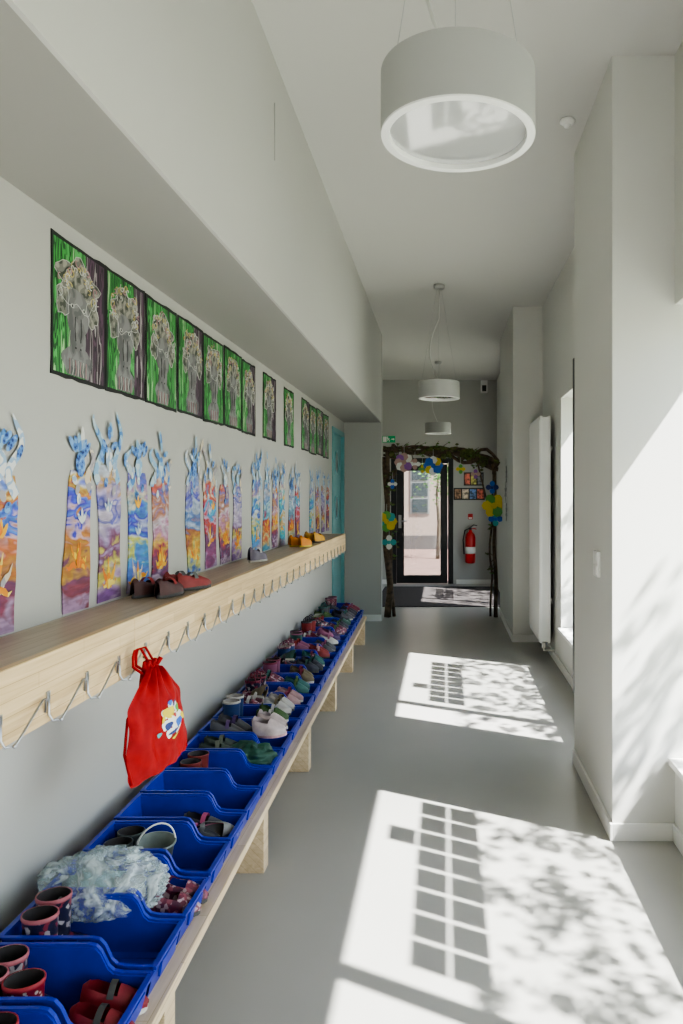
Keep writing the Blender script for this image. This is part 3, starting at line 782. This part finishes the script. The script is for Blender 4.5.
patch(.66,.38,.10,.08,'w'); patch(.60,.46,.10,.05,'y'); patch(.74,.34,.08,.04,'b'); patch(.56,.34,.05,.035,'n'); patch(.80,.46,.045,.035,'g'); patch(.50,.42,.045,.02,'y',1); patch(.66,.27,.09,.016,'n',.2); patch(.84,.36,.035,.03,'y'); patch(.62,.54,.045,.022,'b'); patch(.44,.30,.03,.02,'t'); patch(.67,.42,.04,.02,'r'); patch(.72,.52,.04,.015,'n',.5); patch(.70,.22,.06,.014,'y',.3)
child(s,'print',e)

# ------------------------------------------------------------------ green portraits
def stripes(name,cols,scale,dist=4,zs=.22):
    m,nt,b_,o=newmat(name); b_.inputs['Roughness'].default_value=.55
    v=objvec(nt,7.3)
    mp=nt.nodes.new('ShaderNodeMapping'); mp.inputs['Scale'].default_value=(1,scale,scale*zs)
    nt.links.new(v,mp.inputs[0])
    n1=nt.nodes.new('ShaderNodeTexNoise'); n1.inputs['Scale'].default_value=1; n1.inputs['Detail'].default_value=1.5; n1.inputs['Distortion'].default_value=dist
    nt.links.new(mp.outputs[0],n1.inputs['Vector'])
    n=len(cols); r=ramp(nt,[(.30+.42*i/n if i else 0,c) for i,c in enumerate(cols)],True); nt.links.new(n1.outputs['Fac'],r.inputs['Fac'])
    nt.links.new(r.outputs[0],b_.inputs['Base Color']); return m
G1=stripes('paint_green_stripes',[(.004,.03,.008),(.03,.20,.04),(.006,.05,.012),(.05,.30,.06),(.008,.07,.015),(.09,.42,.11),(.02,.14,.03),(.33,.56,.28),(.03,.18,.05)],36,.35,.12)
G2=stripes('paint_violet_stripes',[(.01,.005,.012),(.07,.03,.06),(.015,.01,.02),(.10,.05,.09),(.012,.008,.015),(.35,.32,.33),(.02,.01,.02)],40,.35,.12)
M_blackpaper=P('black_paper',(.012,.012,.014),.7)
M_greyface=patternmat('grey_face_paint',[(.11,.11,.115),(.16,.16,.165),(.21,.21,.215)],'noise',22,.65)
M_crown=patternmat('crown_paint',[(.05,.06,.045),(.17,.17,.15),(.30,.29,.25)],'noise',34,.65)
M_line=P('white_line_paint',(.50,.50,.48),.7)
M_lineG=P('yellow_line_paint',(.50,.43,.20),.7)
M_lineP=P('pink_line_paint',(.42,.25,.27),.7)
def portrait(y,w,z,h,seed,variant):
    rnd=random.Random(seed); s=MB(); bd=.012
    n=8
    def edge(a,b_,amp): return [tuple(Vector(a).lerp(Vector(b_),i/n)+Vector((0,rnd.uniform(-amp,amp),rnd.uniform(-amp,amp)))) for i in range(n)]
    c=[(0,0,0),(0,w,0),(0,w,h),(0,0,h)]
    pts=sum([edge(c[i],c[(i+1)%4],.0035) for i in range(4)],[])
    s.prism(pts,(.003,0,0),M_blackpaper)
    x=.0032
    xs=w*rnd.uniform(.55,.72)
    s.add([(x,bd,bd),(x,xs,bd),(x,xs,h-bd),(x,bd,h-bd)],[(0,1,2,3)],G1)
    s.add([(x,xs,bd),(x,w-bd,bd),(x,w-bd,h-bd),(x,xs,h-bd)],[(0,1,2,3)],G2 if variant else G1)
    cy=w*.5+rnd.uniform(-.02,.02)
    def clampy(v_): return min(w-bd-.002,max(bd+.002,v_))
    def clampz(v_): return min(h-bd-.002,max(bd+.002,v_))
    def blob(cy,cz,ry,rz,mat,dx,k=.08,fr=3,m=28,line=None):
        p=[]; ph=rnd.uniform(0,6)
        for i in range(m):
            a=2*math.pi*i/m; r_=1+k*math.sin(fr*a+ph)+k*.5*math.sin((fr+4)*a)
            p.append((dx,clampy(cy+ry*math.cos(a)*r_),clampz(cz+rz*math.sin(a)*r_)))
        s.add(p+[(dx,cy,cz)],[(i,(i+1)%m,m) for i in range(m)],mat)
        if line: s.tube([(dx+.0006,q[1],q[2]) for q in p],.0012,line,4,closed=True)
    wob2=rnd.uniform(.9,1.1)
    blob(cy,h*.12,w*.25*wob2,h*.14,M_greyface,x+.0006,.10,3,28)
    blob(cy,h*.71,w*.34*wob2,h*.18,M_crown,x+.0008,.16,5,34,M_line)
    for sg in (-1,1): blob(cy+sg*w*.27,h*.55,w*.11,h*.11,M_crown,x+.0009,.14,4,20,M_line)
    blob(cy,h*.50,w*.22,h*.18,M_greyface,x+.0012,.05,3,28)
    blob(cy,h*.30,w*.14,h*.17,M_greyface,x+.0016,.05,2,24,None)
    for sg in (-1,1):
        p=[(x+.0022,cy+sg*w*.105+.011*math.cos(a*math.pi/5),h*.54+.007*math.sin(a*math.pi/5)) for a in range(10)]
        s.add(p,[tuple(range(10))],M_line); 
        p=[(x+.0026,cy+sg*w*.105+.005*math.cos(a*math.pi/4),h*.54+.005*math.sin(a*math.pi/4)) for a in range(8)]
        s.add(p,[tuple(range(8))],M_blackpaper)
        p=[(x+.0026,cy+sg*w*.045+.005*math.cos(a*math.pi/4),h*.24+.004*math.sin(a*math.pi/4)) for a in range(8)]
        s.add(p,[tuple(range(8))],M_blackpaper)
        s.tube([(x+.0024,cy+sg*w*.05,h*.47),(x+.0024,cy+sg*w*.06,h*.38),(x+.0024,cy+sg*w*.045,h*.29)],.0011,M_blackpaper,4)
    mats3=[M_line,M_lineG,M_line,M_lineG,M_lineP]
    for q in range(28):
        a=math.pi*(q/27)*1.25-.125*math.pi; rr0=rnd.uniform(.5,1.1)
        cyy=cy+w*.33*rr0*math.cos(a); czz=h*.69+h*.20*rr0*math.sin(a); pr=[]; sg=1 if rnd.random()<.5 else -1; ph=rnd.uniform(0,6); R0=rnd.uniform(.007,.019)
        for k in range(11):
            tt=k/10; rr=.003+R0*tt; pr.append((x+.0022,clampy(cyy+sg*rr*math.cos(tt*5+ph)),clampz(czz+rr*math.sin(tt*5+ph))))
        s.tube(pr,rnd.uniform(.0014,.0024),mats3[q%5],4)
    for q in range(7):
        yy0=cy+(q-3)*w*.05; s.tube([(x+.0022,yy0,bd+.004),(x+.0022,yy0+.006*math.sin(q),h*.08),(x+.0022,yy0,h*.15)],.0013,M_line if q%2 else M_lineP,4)
    s.obj('child_portrait_painting',loc=(LW+.001,y,z),rot=(rnd.uniform(-.012,.012),0,0))
ws=[(2.155,.345),(2.505,.325),(2.84,.33),(3.18,.33),(3.52,.325),(3.855,.33),(4.195,.30),(4.68,.36),(5.3,.34),(5.95,.34),(6.30,.34),(6.65,.34),(7.0,.34)]
for i,(y,w) in enumerate(ws): portrait(y,w,1.862+.006*math.sin(i*3),.432,i+3,i in (0,1,3,6,7,9,11))

# ------------------------------------------------------------------ paper figures
def seamat(name,stops):
    m,nt,b_,o=newmat(name); b_.inputs['Roughness'].default_value=.7
    v=objvec(nt,0); v2=objvec(nt,11.7)
    sx=nt.nodes.new('ShaderNodeSeparateXYZ'); nt.links.new(v,sx.inputs[0])
    mp=nt.nodes.new('ShaderNodeMapping'); mp.inputs['Scale'].default_value=(5,7,15); nt.links.new(v2,mp.inputs[0])
    n=nt.nodes.new('ShaderNodeTexNoise'); n.inputs['Scale'].default_value=1; n.inputs['Detail'].default_value=2; n.inputs['Distortion'].default_value=1.2
    nt.links.new(mp.outputs[0],n.inputs['Vector'])
    a=nt.nodes.new('ShaderNodeMath'); a.operation='MULTIPLY_ADD'; a.inputs[1].default_value=2.1; nt.links.new(sx.outputs[2],a.inputs[0])
    b2=nt.nodes.new('ShaderNodeMath'); b2.operation='MULTIPLY_ADD'; b2.inputs[1].default_value=.75; b2.inputs[2].default_value=-.375; nt.links.new(n.outputs['Fac'],b2.inputs[0]); nt.links.new(b2.outputs[0],a.inputs[2])
    r=ramp(nt,stops); nt.links.new(a.outputs[0],r.inputs['Fac']); 
    n3=nt.nodes.new('ShaderNodeTexNoise'); n3.inputs['Scale'].default_value=1; mp3=nt.nodes.new('ShaderNodeMapping'); mp3.inputs['Scale'].default_value=(20,14,60); nt.links.new(v2,mp3.inputs[0]); nt.links.new(mp3.outputs[0],n3.inputs['Vector'])
    r3=ramp(nt,[(.4,(.68,.68,.68)),(.62,(.98,.98,.98))]); nt.links.new(n3.outputs['Fac'],r3.inputs['Fac'])
    mx=nt.nodes.new('ShaderNodeMix'); mx.data_type='RGBA'; mx.blend_type='MULTIPLY'; mx.inputs[0].default_value=1
    nt.links.new(r.outputs[0],mx.inputs[6]); nt.links.new(r3.outputs[0],mx.inputs[7])
    # each child mixed slightly different colours
    oi=nt.nodes.new('ShaderNodeObjectInfo'); mr=nt.nodes.new('ShaderNodeMapRange'); mr.inputs['To Min'].default_value=.455; mr.inputs['To Max'].default_value=.545
    hs=nt.nodes.new('ShaderNodeHueSaturation'); nt.links.new(oi.outputs['Random'],mr.inputs[0]); nt.links.new(mr.outputs[0],hs.inputs['Hue']); nt.links.new(mx.outputs[2],hs.inputs['Color'])
    nt.links.new(hs.outputs[0],b_.inputs['Base Color'])
    return m
seas=[seamat('sea_paint_a',[(0,(.38,.26,.42)),(.13,(.25,.05,.13)),(.28,(.18,.06,.17)),(.36,(.50,.16,.05)),(.45,(.50,.07,.05)),(.53,(.60,.42,.50)),(.60,(.05,.17,.55)),(.69,(.10,.36,.68)),(.75,(.55,.07,.05)),(.84,(.66,.36,.12)),(.90,(.62,.60,.62)),(1,(.15,.33,.66))]),
 seamat('sea_paint_b',[(0,(.45,.36,.5)),(.12,(.10,.3,.62)),(.28,(.05,.38,.56)),(.36,(.62,.50,.08)),(.45,(.5,.58,.65)),(.55,(.04,.13,.52)),(.66,(.08,.40,.56)),(.76,(.62,.54,.45)),(.84,(.40,.26,.45)),(1,(.06,.26,.6))]),
 seamat('sea_paint_c',[(0,(.5,.38,.5)),(.12,(.12,.05,.15)),(.24,(.36,.04,.10)),(.34,(.62,.42,.07)),(.45,(.50,.22,.36)),(.55,(.60,.53,.62)),(.66,(.48,.20,.09)),(.77,(.12,.18,.52)),(.86,(.52,.10,.06)),(1,(.62,.55,.45))]),
 seamat('sea_paint_d',[(0,(.20,.10,.30)),(.15,(.40,.30,.45)),(.27,(.60,.48,.10)),(.37,(.20,.06,.16)),(.50,(.35,.30,.50)),(.60,(.55,.50,.60)),(.70,(.10,.15,.45)),(.80,(.45,.40,.60)),(.90,(.60,.30,.12)),(1,(.50,.55,.62))]),
 seamat('sea_paint_e',[(0,(.10,.28,.50)),(.14,(.55,.50,.20)),(.24,(.60,.20,.04)),(.38,(.35,.04,.06)),(.50,(.08,.30,.50)),(.62,(.45,.55,.62)),(.74,(.06,.16,.50)),(.86,(.50,.48,.55)),(1,(.10,.34,.60))])]
M_flame=patternmat('flame_paint',[(.75,.52,.04),(.70,.26,.02),(.80,.64,.15)],'noise',14,.7)
M_orange=patternmat('orange_flame_paint',[(.65,.18,.02),(.75,.40,.04)],'noise',14,.7)
M_bluedot=patternmat('blue_dot_paint',[(.02,.04,.18),(.08,.20,.50),(.18,.36,.64)],'voronoi',55,.7)
M_cream=patternmat('cream_paint',[(.62,.52,.38),(.36,.34,.36),(.68,.60,.46)],'noise',18,.7)
M_lblue=patternmat('pale_blue_paint',[(.08,.22,.50),(.24,.42,.60),(.45,.55,.6)],'noise',20,.7)
M_wpaper=patternmat('white_blue_paint',[(.62,.64,.64),(.30,.42,.58),(.66,.66,.62)],'noise',26,.7)
def figure(y,w,seed,kind,h=.45):
    rnd=random.Random(seed*17+1); s=MB()
    h=h*rnd.uniform(.93,1.05)
    L=[];Rr=[]
    ph=rnd.uniform(0,6); fq=rnd.uniform(4,8); am=rnd.uniform(.04,.10)
    for i in range(15):
        t=i/14; k=1-am+am*math.cos(t*fq+ph)-(.35*max(0,t-.85)/.15*.6); lean=.012*math.sin(t*3+ph)
        L.append((0,w*.5-w*.5*k+rnd.uniform(-.003,.003)+lean,h*t)); Rr.append((0,w*.5+w*.5*k+rnd.uniform(-.003,.003)+lean,h*t))
    s.prism([*Rr,*L[::-1]],(.003,0,0),seas[kind])
    def rib(path,wid,mat,dx):
        n=len(path); A=[];B_=[]
        for i,(py,pz) in enumerate(path):
            a=path[max(0,i-1)]; c=path[min(n-1,i+1)]; d=Vector((c[0]-a[0],c[1]-a[1])).normalized(); nn=Vector((-d.y,d.x))
            ww=wid[i] if isinstance(wid,list) else wid
            A.append((dx,py+nn.x*ww,pz+nn.y*ww)); B_.append((dx,py-nn.x*ww,pz-nn.y*ww))
        s.add(A+B_,[(i,i+1,n+i+1,n+i) for i in range(n-1)],mat)
    def oval(cy,cz,ry,rz,rot,mat,dx,m=14):
        p=[]
        for i in range(m):
            a=2*math.pi*i/m; yy=ry*math.cos(a); zz=rz*math.sin(a)
            p.append((dx,cy+yy*math.cos(rot)-zz*math.sin(rot),cz+yy*math.sin(rot)+zz*math.cos(rot)))
        s.add(p,[tuple(range(m))],mat)
    base=rnd.uniform(.03,.16); nf=rnd.choice([5,7,9])
    fm=[[M_flame,M_orange],[M_flame,M_cream],[M_orange,M_flame]][seed%3]
    for k in range(nf):
        a=math.radians(-80+k*160/(nf-1)+rnd.uniform(-10,10)); ln=rnd.uniform(.045,.10); cy=w*rnd.uniform(.4,.6); cz=base
        path=[(cy+math.sin(a)*ln*t*.8,cz+math.cos(a)*ln*t*1.35+.01*math.sin(t*6)) for t in [0,.25,.5,.75,1]]
        path=[(min(w*.95,max(w*.05,p[0])),p[1]) for p in path]
        rib(path,[.004,.010,.010,.006,.001],fm[k%2],.0042+.0003*k)
    for q in range(rnd.choice([0,1,2,3])):
        zc=rnd.uniform(base+.14,h-.06); yc=w*rnd.uniform(.25,.75)
        for k in range(3):
            a=math.radians(-50+k*45); rib([(yc+math.sin(a)*.04*t,zc+math.cos(a)*.05*t) for t in (0,.4,.8,1)],[.003,.008,.006,.001],M_orange if q%2 else M_wpaper,.0070+.0002*k)
    for sg in (-1,1):
        if rnd.random()<.15: continue
        by=w*.5+sg*w*.34; ht=rnd.uniform(.09,.235); amp=rnd.uniform(.014,.036); ph2=rnd.uniform(0,2.8)
        path=[(by+sg*amp*math.sin(t*8+ph2)+sg*.02*t,h-.06+(ht+.03)*t) for t in [i/13 for i in range(14)]]
        mt=rnd.choice([M_cream,M_lblue,M_cream,M_wpaper])
        rib(path,[.017,.018,.017,.016,.016,.015,.015,.014,.014,.013,.012,.010,.007,.002],mt,.005)
        for q in range(4):
            i=3+q*2; hy,hz=path[min(i,13)]
            if rnd.random()<.5: oval(hy+rnd.uniform(-.006,.006),hz,.011,.026,rnd.uniform(-.7,.7),rnd.choice([M_bluedot,M_bluedot,M_wpaper]),.006+.0003*q)
    oval(w*.5,h+.02,rnd.uniform(.024,.034),rnd.uniform(.034,.046),rnd.uniform(-.3,.3),rnd.choice([M_bluedot,M_lblue,M_wpaper]),.0066)
    nl=rnd.choice([3,4,5,6])
    for i in range(nl):
        a=-.95+1.9*i/(nl-1); ln=rnd.uniform(.04,.08)
        oval(w*.5+math.sin(a)*ln*.85,h+.04+math.cos(a)*ln,.012,rnd.uniform(.022,.038),-a+rnd.uniform(-.3,.3),rnd.choice([M_bluedot,M_bluedot,M_lblue,M_wpaper]),.0070+.0003*i)
    if rnd.random()<.6: oval(w*.5+rnd.uniform(-.02,.02),h+rnd.uniform(.11,.17),.012,.028,rnd.uniform(-.5,.5),M_lblue,.0088)
    for q in range(3): oval(w*rnd.uniform(.25,.75),h-.03-.03*q,.013,.018,rnd.uniform(-1,1),rnd.choice([M_cream,M_bluedot,M_wpaper]),.0058+.0003*q)
    s.obj('paper_figure_painting',loc=(LW+.002,y,1.128),rot=(rnd.uniform(-.02,.02),0,0))
fs=[(1.79,.195,0),(2.225,.175,0),(2.435,.18,3),(2.66,.20,1),(2.89,.175,2),(3.29,.20,4),(3.53,.19,0),(3.77,.19,2),(4.0,.19,3),(4.42,.21,1),(4.68,.19,4),(4.93,.17,2),(5.15,.17,1),(5.45,.2,4),(5.70,.18,0),(6.3,.2,1),(6.6,.2,2),(6.9,.2,3),(7.2,.18,0),(1.5,.18,1)]
for i,(y,w,k) in enumerate(fs): figure(y,w,i+1,k)

# ------------------------------------------------------------------ light
sd=bpy.data.lights.new('sun','SUN'); sd.energy=38; sd.angle=math.radians(.65); sd.color=(1,.985,.965)
so=bpy.data.objects.new('sun',sd); scene.collection.objects.link(so); so.location=(6,-3,9)
so.rotation_euler=Vector((-1,SH,-DROP)).to_track_quat('-Z','Y').to_euler()
w=bpy.data.worlds.new('world'); scene.world=w; w.use_nodes=True; nt=w.node_tree; nt.nodes.clear()
o=nt.nodes.new('ShaderNodeOutputWorld'); bg=nt.nodes.new('ShaderNodeBackground'); sk=nt.nodes.new('ShaderNodeTexSky')
sk.sky_type='NISHITA'; sk.sun_disc=False; sk.sun_elevation=math.radians(52); sk.sun_rotation=math.radians(116)
hs=nt.nodes.new('ShaderNodeHueSaturation'); hs.inputs['Saturation'].default_value=.6
nt.links.new(sk.outputs[0],hs.inputs['Color']); nt.links.new(hs.outputs[0],bg.inputs[0]); bg.inputs[1].default_value=1.0; nt.links.new(bg.outputs[0],o.inputs[0])

# ------------------------------------------------------------------ camera
cd=bpy.data.cameras.new('camera'); co=bpy.data.objects.new('camera',cd); scene.collection.objects.link(co)
co.location=(0,0,1.5); co.rotation_euler=(math.radians(90),0,0)
cd.sensor_width=36; cd.lens=720/1024*36; cd.shift_x=-102.5/1024; cd.shift_y=-18/1024; cd.clip_start=.05
scene.camera=co
